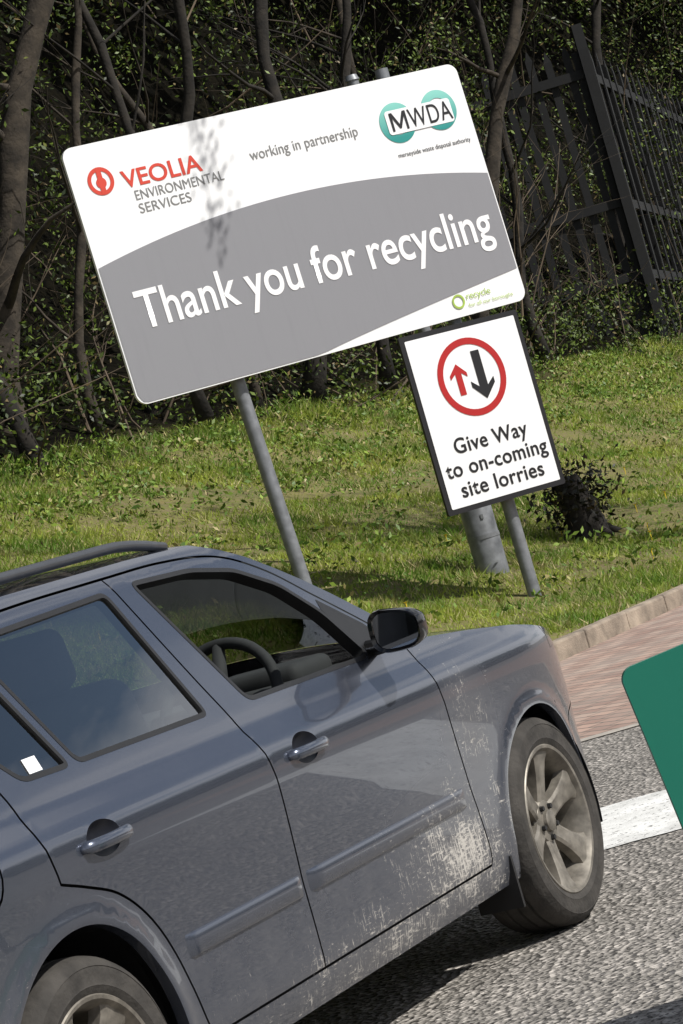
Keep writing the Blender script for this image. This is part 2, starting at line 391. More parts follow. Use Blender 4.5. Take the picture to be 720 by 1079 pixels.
# palisade fence
fm=simple('fence_paint',(.0035,.004,.005),.8,var=.3)
m=MB(); c0=Vector((6.99,52,0)); zt=9.1; zb=3.0
def run(a,d,L,step=.40):
    d=Vector(d).normalized(); n=Vector((-d.y,d.x,0)); x=0
    while x<L:
        p=a+d*x; tpz=zt+random.uniform(-.09,.09); ln_=d*random.uniform(-.08,.08)
        m.quadbox((p.x,p.y,(tpz+zb)/2),d*.075,n*.015,Vector((0,0,(tpz-zb)/2))+ln_)
        b=len(m.v); q=Vector((p.x,p.y,tpz))+ln_
        m.v+= [q-d*.075-n*.01,q+d*.075-n*.01,q+d*.075+n*.01,q-d*.075+n*.01,q+Vector((0,0,.22))]
        m.f+= [(b,b+1,b+4),(b+1,b+2,b+4),(b+2,b+3,b+4),(b+3,b,b+4)]
        x+=step
    for zr in(zt-.45,(zt+zb)/2,zb+1.6):
        p=a+d*L/2+n*.05; m.quadbox((p.x,p.y,zr),d*L/2,n*.04,(0,0,.09))
    x=0
    while x<L+.1:
        p=a+d*x+n*.12; m.quadbox((p.x,p.y,(zt+zb)/2),d*.09,n*.09,(0,0,(zt-zb)/2)); x+=2.75
run(c0,(-1,.05,0),4.2,.34); run(c0,(.276,.96,0),22,.85)
m.quadbox((c0.x,c0.y-.1,(zt+.5+zb)/2),(.10,0,0),(0,.10,0),(0,0,(zt+.5-zb)/2))
m.build('palisade_fence',fm)

# ------------------------------------------------------------ signs
def text_mesh(s):
    cu=bpy.data.curves.new('tmp','FONT'); cu.body=s; cu.size=1; cu.resolution_u=6
    return cu
def cap_h():
    cu=text_mesh('H'); o=bpy.data.objects.new('t',cu); C.objects.link(o); bpy.context.view_layer.update()
    h=o.dimensions.y; bpy.data.objects.remove(o); return h
CAP=cap_h()
def text(parent,name,s,x0,base,width,cap,mat,bold=0.0,y=-.006,center=False,sp=1.0):
    cu=text_mesh(s); cu.offset=bold; cu.space_character=sp; o=bpy.data.objects.new('t',cu); C.objects.link(o); bpy.context.view_layer.update()
    me=bpy.data.meshes.new_from_object(o.evaluated_get(bpy.context.evaluated_depsgraph_get())); bpy.data.objects.remove(o)
    n=len(me.vertices); a=np.zeros(n*3,dtype=np.float32); me.vertices.foreach_get('co',a); a=a.reshape(-1,3)
    xs=a[:,0]; sx=width/(xs.max()-xs.min()); sy=cap/CAP
    b=np.stack([(xs-xs.min())*sx+x0-(width/2 if center else 0),np.full(n,y,dtype=np.float32),a[:,1]*sy+base],1).astype(np.float32)
    me.vertices.foreach_set('co',b.ravel()); me.update(); me.materials.clear(); me.materials.append(mat); me.name=name
    return link(bpy.data.objects.new(name,me),parent)
def rrect(x0,z0,x1,z1,r,k=8):
    o=[]
    for cx,cz,a0 in((x1-r,z0+r,-90),(x1-r,z1-r,0),(x0+r,z1-r,90),(x0+r,z0+r,180)):
        for i in range(k+1):
            a=rad(a0+90*i/k); o.append((cx+r*math.cos(a),cz+r*math.sin(a)))
    return o
def flat(parent,name,pts,mat,y): return polymesh(name,[(p[0],y,p[1]) for p in pts],mat,parent)
def ringpts(cx,cz,r,n=48,sx=1): return [(cx+sx*r*math.cos(2*math.pi*i/n),cz+r*math.sin(2*math.pi*i/n)) for i in range(n)]
def ring(parent,name,cx,cz,ro,ri,mat,y,n=48):
    a=ringpts(cx,cz,ro,n);b=ringpts(cx,cz,ri,n)
    me=bpy.data.meshes.new(name); me.from_pydata([(p[0],y,p[1]) for p in a+b],[],[(i,(i+1)%n,n+(i+1)%n,n+i) for i in range(n)]); me.materials.append(mat)
    return link(bpy.data.objects.new(name,me),parent)
def signmat(name,c,rough=.35):
    s=NT(name); v=s.n('ShaderNodeTexCoord').outputs['Object']
    mpn=s.n('ShaderNodeMapping'); mpn.inputs['Scale'].default_value=(6,1,.5); s.l(v,mpn.inputs[0])
    f=s.M('MULTIPLY',ramp(s,s.noise(2.5,6,mpn.outputs[0],.7),.5,.8),.20)
    f=s.M('MAXIMUM',f,s.M('MULTIPLY',ramp(s,s.noise(50,3,v),.68,.75),.25))
    s.bsdf(s.mix(f,c,tuple(x*.72 for x in c)),rough); return s.m
white=signmat('sign_white',(.85,.86,.875)); letter=simple('letter_white',(.86,.86,.875),.35,var=.01)
grey=signmat('sign_grey',(.240,.242,.262),.4)
red=simple('sign_red',(.42,.015,.015),.4,var=.05); black=simple('sign_black',(.012,.012,.014),.4,var=.1)
tgrey=simple('text_grey',(.20,.20,.20),.5); lime=simple('logo_lime',(.35,.5,.08),.5); orange=simple('logo_red',(.60,.055,.03),.4,var=.05)
steel=simple('galvanised_steel',(.20,.21,.225),.5,metal=.35,var=.25,scale=12)
alu=simple('aluminium_back',(.4,.41,.42),.4,metal=.7)
s=NT('logo_teal'); v=s.n('ShaderNodeTexCoord').outputs['Object']
sp_=s.n('ShaderNodeSeparateXYZ'); s.l(v,sp_.inputs[0])
s.bsdf(s.mix(ramp(s,sp_.outputs[2],1.60,1.92),(.02,.26,.24),(.25,.62,.55)),.4); teal=s.m
W_,H_=3.80,2.12
MS=Matrix.Translation((-1.306,21.1,2.726))@Matrix.Rotation(math.atan2(1.8,3.342),4,'Z')@Matrix.Rotation(rad(-1.35),4,'Y')
sg=empty('billboard_sign',MS)
polymesh('board',[(p[0],0,p[1]) for p in rrect(0,0,W_,H_,.09)],white,sg,thick=(0,.03,0))
arc=lambda f:(.535+.102*(1-((f-.5)/.5)**2))*H_
e=.012
pts=[(.09,e),(.44*W_,e)]
for i in range(1,21):
    f=i/20; xx=(.44+(1-.44)*f)*W_; zb_=(.132*(f**.85))*H_+.0
    pts.append((min(xx,W_-e),max(zb_,e)))
pts+= [((W_-e)-(W_-2*e)*i/30,arc(1-i/30)) for i in range(31)]
pts+= [(e,.09),(e+.02,.045),(.05,e+.01)]
flat(sg,'grey_band',pts,grey,-.004)
text(sg,'slogan','Thank you for recycling',.06*W_,.275*H_,.905*W_,.30,letter,.012,-.008)
ring(sg,'logo_ring',.068*W_,.852*H_,.115,.082,orange,-.004)
flat(sg,'logo_drop',ringpts(.068*W_,.845*H_,.045),orange,-.004)
flat(sg,'logo_stem',[(.062*W_,.80*H_),(.074*W_,.80*H_),(.074*W_,.9*H_),(.062*W_,.9*H_)],orange,-.005)
text(sg,'company_text','VEOLIA',.115*W_,.806*H_,.192*W_,.135,orange,.016,-.004)
text(sg,'company_text_2','ENVIRONMENTAL',.135*W_,.752*H_,.215*W_,.078,tgrey,.0,-.004)
text(sg,'company_text_3','SERVICES',.135*W_,.70*H_,.125*W_,.078,tgrey,.0,-.004)
text(sg,'partner_text','working in partnership',.425*W_,.80*H_,.277*W_,.088,tgrey,.002,-.004)
ring(sg,'loop_a',.808*W_,.815*H_,.175,.105,teal,-.004); ring(sg,'loop_b',.922*W_,.828*H_,.175,.105,teal,-.0055)
flat(sg,'logo_bar',rrect(.780*W_,.770*H_,.955*W_,.868*H_,.03),white,-.0085)
mx0,mz0,mw,mh_=.790*W_,.782*H_,.165,.160
flat(sg,'authority_letter_m',[(mx0+x*mw,mz0+z*mh_) for x,z in [(0,0),(.13,0),(.14,.72),(.45,.1),(.55,.1),(.86,.72),(.87,0),(1,0),(1,1),(.82,1),(.5,.33),(.18,1),(0,1)]],black,-.0125)
text(sg,'authority_text','WDA',mx0+mw+.018,.782*H_,.435,.160,black,.0,-.0125,sp=1.08)
text(sg,'authority_small_text','merseyside waste disposal authority',.785*W_,.676*H_,.195*W_,.040,black,.0,-.004)
ring(sg,'recycle_ring',.822*W_,.062*H_,.062,.045,lime,-.0085,24)
text(sg,'recycle_text','recycle',.845*W_,.062*H_,.065*W_,.055,lime,.0,-.0085)
text(sg,'recycle_small_text','for all our boroughs',.845*W_,.03*H_,.12*W_,.03,lime,.0,-.0085)
m=MB()
for zz_ in(.35,1.75): m.quadbox((W_/2,.055,zz_),(W_/2-.1,0,0),(0,.022,0),(0,0,.025))
m.build('back_rails',alu,sg)
MSi=MS.inverted()
m=MB()
def post(m,p0,p1,r): m.tube([MSi@Vector(p0),MSi@Vector(p1)],[r,r],20)
post(m,(-.43,21.70,.5),(-.60,21.70,4.72),.060)
post(m,(1.385,22.68,.3),(1.36,22.68,5.02),.058)
m.build('posts',steel,sg,smooth=True,auto=True)
w2,h2=1.20,1.545
M2=Matrix.Translation((.82+.03,22.245-.055,1.204))@Matrix.Rotation(math.atan2(1.8,3.342),4,'Z')
gs=empty('give_way_sign',M2)
polymesh('panel',[(p[0],0,p[1]) for p in rrect(0,0,w2,h2,.02,3)],black,gs,thick=(0,.03,0))
flat(gs,'face',rrect(.045,.045,w2-.045,h2-.045,.01,3),white,-.004)
cx,cz=.49*w2,.70*h2
ring(gs,'red_ring',cx,cz,.335,.278,red,-.008)
def arrow(name,x,z,hw,shw,L,hd,mat,up):
    sgn=1 if up else -1
    p=[(x-shw,z-sgn*L/2),(x+shw,z-sgn*L/2),(x+shw,z+sgn*(L/2-hd*.75)),(x+hw,z+sgn*(L/2-hd*1.15)),(x+hw,z+sgn*(L/2-hd*.8)),(x,z+sgn*L/2),(x-hw,z+sgn*(L/2-hd*.8)),(x-hw,z+sgn*(L/2-hd*1.15)),(x-shw,z+sgn*(L/2-hd*.75))]
    flat(gs,name,p if up else p[::-1],mat,-.008)
arrow('arrow_up',cx-.125,cz+.0,.085,.03,.27,.11,red,True)
arrow('arrow_down',cx+.09,cz-.0,.115,.042,.42,.15,black,False)
text(gs,'text_line','Give Way',.5*w2,.315*h2,.62*w2,.125,black,.014,-.008,True,1.05)
text(gs,'text_line_2','to on-coming',.5*w2,.195*h2,.86*w2,.125,black,.014,-.008,True,1.05)
text(gs,'text_line_3','site lorries',.5*w2,.078*h2,.70*w2,.125,black,.014,-.008,True,1.05)
m=MB()
for zz_ in(.25,1.3): m.quadbox((w2/2,.055,zz_),(w2/2-.15,0,0),(0,.022,0),(0,0,.025))
m.build('brackets',alu,gs)
m=MB(); bx,by=1.165,24.0
m.tube([(bx,by,.3),(bx,by,1.55),(bx,by,1.66),(bx,by,1.68)],[.145,.145,.10,.062],28)
m.tube([(bx,by,1.6),(bx,by,5.22)],[.06,.055],20)
m.tube([(bx,by,5.21),(bx,by,5.26)],[.068,.05],20)
m.tube([(bx,by,.92),(bx,by,.96)],[.150,.150],28)
m.quadbox((bx+.03,by-.143,1.12),(.012,0,0),(0,.008,0),(0,0,.02))
m.build('steel_column',steel,smooth=True,auto=True)
green=signmat('sign_green',(.010,.17,.115),.35)
MG=Matrix.Translation((.58,6.0,.12))@Matrix.Rotation(rad(4),4,'Z')@Matrix.Rotation(rad(-6.5),4,'Y')
gg=empty('green_sign',MG)
polymesh('panel',[(p[0],0,p[1]) for p in rrect(0,0,.95,.72,.032)],green,gg,thick=(0,.02,0))
m=MB()
for xx in(.2,.75):
    m.tube([(xx,.03,.64),(xx-.03,.05,-.13-xx*.11)],[.014,.014],10); m.tube([(xx,.04,.55),(xx,.40,-.10-xx*.11)],[.012,.012],10)
m.build('legs',steel,gg)

# ============================================================ CAR
car=empty('car',Matrix.Translation((-.414,8.292,0))@Matrix.Rotation(math.atan2(.895,.446),4,'Z'))
FX=.03; RX=-2.58
s=NT('car_paint'); v=s.n('ShaderNodeTexCoord').outputs['Object']
sx=s.n('ShaderNodeSeparateXYZ'); s.l(v,sx.inputs[0]); X=sx.outputs[0]; Zc=sx.outputs[2]
fl=s.noise(900,1,v)
base=s.mix(fl,(.060,.070,.100),(.125,.142,.185))
def ell(cx,cz,rx,rz):
    a=s.M('DIVIDE',s.M('SUBTRACT',X,cx),rx); b=s.M('DIVIDE',s.M('SUBTRACT',Zc,cz),rz)
    return s.M('SUBTRACT',1,s.M('SQRT',s.M('ADD',s.M('MULTIPLY',a,a),s.M('MULTIPLY',b,b))),clamp=True)
mk=s.M('MAXIMUM',ell(-.66,.35,.70,.34),s.M('MULTIPLY',ell(-.42,.66,.28,.38),.66))
mk2=s.M('MULTIPLY',ell(-1.1,.25,1.5,.22),.80); mk=s.M('MAXIMUM',mk,mk2)
mk=s.M('MAXIMUM',mk,s.M('MULTIPLY',ell(-2.9,.4,.6,.45),.6))
mpn=s.n('ShaderNodeMapping'); mpn.inputs['Rotation'].default_value=(0,rad(38),0); mpn.inputs['Scale'].default_value=(.4,1,1.8); s.l(v,mpn.inputs[0])
n1=s.noise(78,6,mpn.outputs[0],.75)
mp2=s.n('ShaderNodeMapping'); mp2.inputs['Rotation'].default_value=(0,rad(-12),0); mp2.inputs['Scale'].default_value=(2.6,1,.4); s.l(v,mp2.inputs[0])
n2=s.noise(60,6,mp2.outputs[0],.75)
nn_=s.M('MAXIMUM',n1,n2)
big=s.noise(11,4,v)
thr=s.M('ADD',s.M('ADD',nn_,s.M('MULTIPLY',mk,.23)),s.M('MULTIPLY',s.M('SUBTRACT',big,.5),.30))
sp1=ramp(s,thr,.700,.775)
gate=ramp(s,mk,.0,.12)
sp1=s.M('MULTIPLY',s.M('MULTIPLY',sp1,gate),.85)
dust=s.M('MULTIPLY',ramp(s,Zc,.62,.18),ramp(s,s.noise(7,5,v),.3,.75)); dust=s.M('MULTIPLY',dust,.5)
dust=s.M('MAXIMUM',dust,s.M('MULTIPLY',ramp(s,mk,.1,.9),.5))
film=s.M('MULTIPLY',ramp(s,s.noise(3,6,v),.45,.8),.06); dust=s.M('MAXIMUM',dust,film)
c=s.mix(dust,base,(.20,.185,.165)); c=s.mix(sp1,c,(.55,.52,.475))
dd=s.M('MAXIMUM',sp1,dust)
s.bsdf(c,s.M('ADD',.24,s.M('MULTIPLY',dd,.5)),s.M('MULTIPLY',s.M('SUBTRACT',1,dd),.7),s.M('SUBTRACT',1,dd),coatr=.02)
paint=s.m
trim=simple('black_trim',(.012,.012,.013),.45,var=.2); gloss=simple('gloss_black',(.01,.01,.011),.12,var=.1)
rubber=simple('tyre_rubber',(.040,.036,.032),.85,var=.45,scale=14,bump=.3)
inner=simple('interior_trim',(.03,.03,.032),.8,var=.2); seatm=simple('seat_fabric',(.09,.09,.095),.95,var=.2)
alloy=simple('alloy_dirty',(.23,.21,.18),.5,metal=.5,var=.4,scale=25)
chrome=simple('rail_metal',(.10,.105,.115),.35,metal=.6,var=.1)
s=NT('window_glass'); tr=s.n('ShaderNodeBsdfTransparent'); tr.inputs[0].default_value=(.72,.78,.76,1)
gl=s.n('ShaderNodeBsdfGlossy'); gl.inputs['Roughness'].default_value=.01
lw=s.n('ShaderNodeLayerWeight'); lw.inputs[0].default_value=.5
fac=s.M('ADD',.08,s.M('MULTIPLY',s.M('POWER',lw.outputs['Facing'],3.0),2.6),clamp=True)
ms=s.n('ShaderNodeMixShader'); s.l(fac,ms.inputs[0]); s.l(tr.outputs[0],ms.inputs[1]); s.l(gl.outputs[0],ms.inputs[2]); s.l(ms.outputs[0],s.out.inputs['Surface']); glass=s.m
lampm=simple('headlamp_lens',(.55,.57,.6),.1,metal=.6,var=.2,coat=1); tail=simple('tail_lamp',(.35,.01,.01),.15,coat=1)

def superell(a,n,N=4000):
    ph=np.linspace(0,np.pi/2,N); x=a*np.sin(ph)**(2/n); y=.88*np.cos(ph)**(2/n)
    sl_=np.concatenate([[0],np.cumsum(np.hypot(np.diff(x),np.diff(y)))]); return sl_,x,y/.88
sf,xf,yf=superell(1.01,3.0); sr,xr,yr=superell(.77,3.6)
U=np.concatenate([(-2.9-sr)[::-1],(-.1+sf)]); XX=np.concatenate([(-2.9-xr)[::-1],(-.1+xf)]); YY=np.concatenate([yr[::-1],yf])
UR,UF=U[0],U[-1]
zt_=np.arange(.05,1.6,.001)
hz=np.interp(zt_,[.05,.15,.20,.25,.32,.42,.52,.65,.78,.84,.88,.91,.95,.98,1.33,1.37,1.40,1.43,1.6],[.77,.80,.825,.845,.858,.861,.863,.874,.886,.884,.868,.850,.837,.826,.700,.675,.645,.60,.3])
k=np.ones(15)/15
for _ in range(3): hz=np.convolve(np.pad(hz,7,mode='edge'),k,'valid')
def S(u,z):
    x=np.interp(u,U,XX); ys=np.interp(u,U,YY); y=np.interp(z,zt_,hz)
    for cx_ in(FX,RX):
        r=np.hypot(x-cx_,z-.315); y=y+.010*np.exp(-((r-.355)/.032)**2)*(z>.1)
    y=y*ys
    wf=np.clip(x/.89,0,1)**2; x=x-np.interp(z,[.15,.35,.5,.65,.8,1.0],[.07,.01,0,.03,.14,.3])*wf
    wr=np.clip((-2.6-x)/1.07,0,1)**1.5; x=x+np.interp(z,[.15,.45,.85,1.0,1.2,1.42],[.06,0,.03,.08,.2,.42])*wr
    return np.stack([x,y,z],-1)
def SN(u,z):
    e=2e-3; a=S(u+e,z)-S(u-e,z); b=S(u,z+e)-S(u,z-e); n=np.cross(b,a); return n/np.maximum(np.linalg.norm(n,axis=-1),1e-9)[...,None]
def zs(u): return np.interp(u,[-.5,-.2,.1,.4,.7,1.0,UF],[.966,.938,.905,.860,.80,.745,.70])
def zroof(u): return np.interp(u,[UR,-3.3,-2.9,-2.2,-1.6,-1.3],[1.37,1.352,1.362,1.380,1.388,1.385])

def resample(p,step,closed=False):
    p=np.array(p,float); 
    if closed: p=np.vstack([p,p[:1]])
    out=[]
    for i in range(len(p)-1):
        L=np.linalg.norm(p[i+1]-p[i]); k=max(1,int(math.ceil(L/step)))
        for j in range(k): out.append(p[i]+(p[i+1]-p[i])*j/k)
    if not closed: out.append(p[-1])
    return np.array(out)
def catmull(p,step=.02):
    p=[np.array(q,float) for q in p]; P_=[2*p[0]-p[1]]+p+[2*p[-1]-p[-2]]; out=[]
    for i in range(1,len(P_)-2):
        L=np.linalg.norm(P_[i+1]-P_[i]); k=max(2,int(L/step))
        for j in range(k):
            t=j/k; a,b,c,d=P_[i-1],P_[i],P_[i+1],P_[i+2]
            out.append(.5*((2*b)+(-a+c)*t+(2*a-5*b+4*c-d)*t*t+(-a+3*b-3*c+d)*t**3))
    out.append(p[-1]); return np.array(out)
def fillet(p,r):
    p=[np.array(q,float) for q in p]; n=len(p); out=[]
    for i in range(n):
        a,b,c=p[i-1],p[i],p[(i+1)%n]; la=np.linalg.norm(a-b); lc=np.linalg.norm(c-b); q=min(r,la*.45,lc*.45)
        s0=b+(a-b)/la*q; s1=b+(c-b)/lc*q
        for j in range(6):
            t=j/5; out.append((1-t)**2*s0+2*t*(1-t)*b+t*t*s1)
    return np.array(out)
def area(p): x,y=p[:,0],p[:,1]; return .5*np.sum(x*np.roll(y,-1)-y*np.roll(x,-1))
def inset(p,d):
    if area(p)<0: p=p[::-1]
    t=np.roll(p,-1,0)-np.roll(p,1,0); t/=np.linalg.norm(t,axis=1)[:,None]; return p+np.stack([-t[:,1],t[:,0]],1)*d
def pip(P_,poly):
    x,y=P_[:,0],P_[:,1]; ins=np.zeros(len(P_),bool); n=len(poly)
    for i in range(n):
        x1,y1=poly[i]; x2,y2=poly[(i+1)%n]
        if y1==y2: continue
        c=((y1>y)!=(y2>y)); xi=(x2-x1)*(y-y1)/(y2-y1)+x1; ins^=c&(x<xi)
    return ins
RA=.346
def arcpts(cx_): 
    return [(cx_+RA*math.cos(rad(a)),.315+RA*math.sin(rad(a))) for a in np.linspace(196,-16,54)]
outline=[(UR,.26),(-3.3,.235),(-3.0,.225)]+arcpts(RX)+[(-2.19,.215),(-.38,.215)]+arcpts(FX)+[(.44,.225),(.7,.21),(UF,.24),(UF,.70)]
for u in np.linspace(UF-.05,-.5,40): outline.append((u,float(zs(u))))
outline+= [(-.6,1.03),(-.7,1.095),(-.8,1.158),(-.9,1.216),(-1.0,1.268),(-1.1,1.315),(-1.2,1.354),(-1.3,1.385)]
for u in np.linspace(-1.4,UR,40): outline.append((u,float(zroof(u))))
outline=np.array(outline)
win={'front':fillet([(-1.515,.970),(-.84,.964),(-.815,.99),(-.905,1.125),(-1.03,1.228),(-1.2,1.298),(-1.4,1.328),(-1.695,1.334)],.035),
 'rear':fillet([(-1.715,.974),(-2.315,.978),(-2.45,1.304),(-1.815,1.328)],.03),
 'quarter':fillet([(-2.342,.978),(-2.535,.981),(-2.62,1.07),(-2.71,1.265),(-2.67,1.292),(-2.476,1.303)],.03),
 'cargo':fillet([(-2.73,1.01),(-3.30,1.04),(-3.36,1.09),(-3.20,1.265),(-2.86,1.288)],.04),
 'tailgate':fillet([(-3.78,1.05),(-3.78,1.30),(UR+.002,1.32),(UR+.002,1.03)],.03)}
sail=np.array([(-.83,.962),(-.66,.972),(-.74,1.055),(-.90,1.155),(-.905,1.125),(-.815,.99)])
DB=.298
gaps=[catmull([(-.61,.972),(-.585,.92),(-.56,.78),(-.50,.5),(-.478,.34),(-.49,DB)]),
 resample([(-.49,DB),(-2.13,DB)],.03),
 catmull([(-1.555,DB),(-1.56,.45),(-1.57,.65),(-1.59,.80),(-1.635,.95),(-1.685,1.08),(-1.785,1.358)]),
 catmull([(-.61,.972),(-.72,1.055),(-.9,1.172),(-1.06,1.272),(-1.25,1.340),(-1.5,1.360),(-1.785,1.358)]),
 catmull([(-1.785,1.358),(-2.2,1.350),(-2.73,1.323),(-2.79,1.275),(-2.715,1.13),(-2.63,.98),(-2.61,.86),(-2.59,.76)]),
 catmull([(-2.59,.76)]+[(RX+.425*math.cos(rad(a)),.315+.425*math.sin(rad(a))) for a in(78,62,46,30,14)]+[(-2.145,.34),(-2.13,DB)]),
 catmull([(.33,.50),(.38,.575),(.5,.60),(.62,.61)]),
 catmull([(-3.66,.60),(-3.63,.8),(-3.62,1.0),(-3.64,1.30),(-3.70,1.345)]),
 catmull([(-2.88,.52),(-3.2,.56),(-3.66,.60)])]
fc=[(-2.87+.085*math.cos(a),.84+.08*math.sin(a)) for a in np.linspace(0,2*math.pi,25)]
gaps.append(np.array(fc))
hand=[(-1.40,.820),(-2.385,.816)]
def ellp(c_,a,b,n=28): return np.array([(c_[0]+a*math.cos(t),c_[1]+b*math.sin(t)) for t in np.linspace(0,2*math.pi,n,endpoint=False)])
bowls=[ellp(h,.070,.040) for h in hand]
zones=[('head',fillet([(.57,.63),(.62,.785),(.80,.755),(1.05,.705),(1.05,.60),(.8,.60)],.03)),
 ('tail',fillet([(-3.22,.86),(-3.26,1.16),(-3.60,1.14),(-3.60,.84)],.04)),
 ('black',fillet([(1.10,.53),(1.10,.67),(UF-.002,.675),(UF-.002,.53)],.02)),
 ('black',fillet([(.95,.28),(.95,.40),(UF-.002,.42),(UF-.002,.28)],.02))]
V=[];E=[]
def addchain(p,closed):
    b=len(V); n=len(p)
    for q in p: V.append((float(q[0]),float(q[1])))
    for i in range(n-1): E.append((b+i,b+i+1))
    if closed: E.append((b+n-1,b))
addchain(resample(outline,.025,True),True)
RW=.012
rings={}
for kx,p in win.items():
    if area(p)<0: p=p[::-1]
    p=resample(p,.02,True); win[kx]=p; addchain(p,True); q=inset(p,RW); rings[kx]=q; addchain(q,True)
addchain(resample(sail,.02,True),True)
GW=.0033
for g in gaps:
    t=np.gradient(g,axis=0); t/=np.maximum(np.linalg.norm(t,axis=1),1e-9)[:,None]; nrm=np.stack([-t[:,1],t[:,0]],1)
    addchain(g+nrm*GW,False); addchain(g-nrm*GW,False)
for b_ in bowls: addchain(b_,True)
for nm,p in zones: addchain(resample(p,.025,True),True)
Vc=np.array(V)
gx=[];st_=.028
for j,zv in enumerate(np.arange(.2,1.41,st_*.87)):
    for uv in np.arange(UR+.02,UF-.01,st_): gx.append((uv+(j%2)*st_/2,zv))
gx=np.array(gx); gx=gx[pip(gx,outline)]
ok=np.ones(len(gx),bool)
for i in range(0,len(gx),500):
    d=((gx[i:i+500,None,:]-Vc[None])**2).sum(-1).min(1); ok[i:i+500]=d>.012**2
for q in gx[ok]: V.append((float(q[0]),float(q[1])))
res=delaunay_2d_cdt([Vector(q) for q in V],E,[],0,1e-6)
v2=np.array([tuple(q) for q in res[0]]); tf=np.array([f for f in res[2] if len(f)==3])
cen=v2[tf].mean(1)
A2=np.cross(v2[tf[:,1]]-v2[tf[:,0]],v2[tf[:,2]]-v2[tf[:,0]]); tf[A2<0]=tf[A2<0][:,::-1]
inside=pip(cen,outline)&(np.abs(A2)>1e-10)
lab=np.full(len(tf),'paint',dtype=object); lab[~inside]='out'
lab[inside&pip(cen,sail)]='sail'
for nm,p in zones: lab[inside&pip(cen,p)]=nm
for kx in win:
    lab[inside&pip(cen,win[kx])]='ring'; lab[inside&pip(cen,rings[kx])]='glass_'+kx
for b_ in bowls: lab[inside&pip(cen,b_)]='bowl'
segA=np.concatenate([g[:-1] for g in gaps]); segB=np.concatenate([g[1:] for g in gaps])
for i in range(0,len(cen),1000):
    c_=cen[i:i+1000,None,:]; ab=(segB-segA)[None]; tpar=np.clip(((c_-segA[None])*ab).sum(-1)/np.maximum((ab**2).sum(-1),1e-12),0,1)
    d=np.linalg.norm(c_-segA[None]-ab*tpar[...,None],axis=-1).min(1); l=lab[i:i+1000]; l[(d<GW*1.02)&(l=='paint')]='gap'; lab[i:i+1000]=l
P0=S(v2[:,0],v2[:,1]); N0=SN(v2[:,0],v2[:,1])
def piece(name,labels,off,mat,sg_):
    sel=np.isin(lab,labels); f=tf[sel]
    if len(f)==0: return
    used,inv=np.unique(f.ravel(),return_inverse=True); f=inv.reshape(-1,3)
    p=P0[used]+N0[used]*off; n=N0[used].copy()
    if sg_<0: p=p*[1,-1,1]; n=n*[1,-1,1]
    else: f=f[:,::-1]
    o=fastmesh(name,p,f,3,mat,car,smooth=True)
    o.data.normals_split_custom_set_from_vertices([tuple(x) for x in n])
    return o
recess=simple('recess',(.02,.022,.03),.35)
mirr=simple('mirror_silver',(.6,.62,.65),.03,metal=1,var=.01)
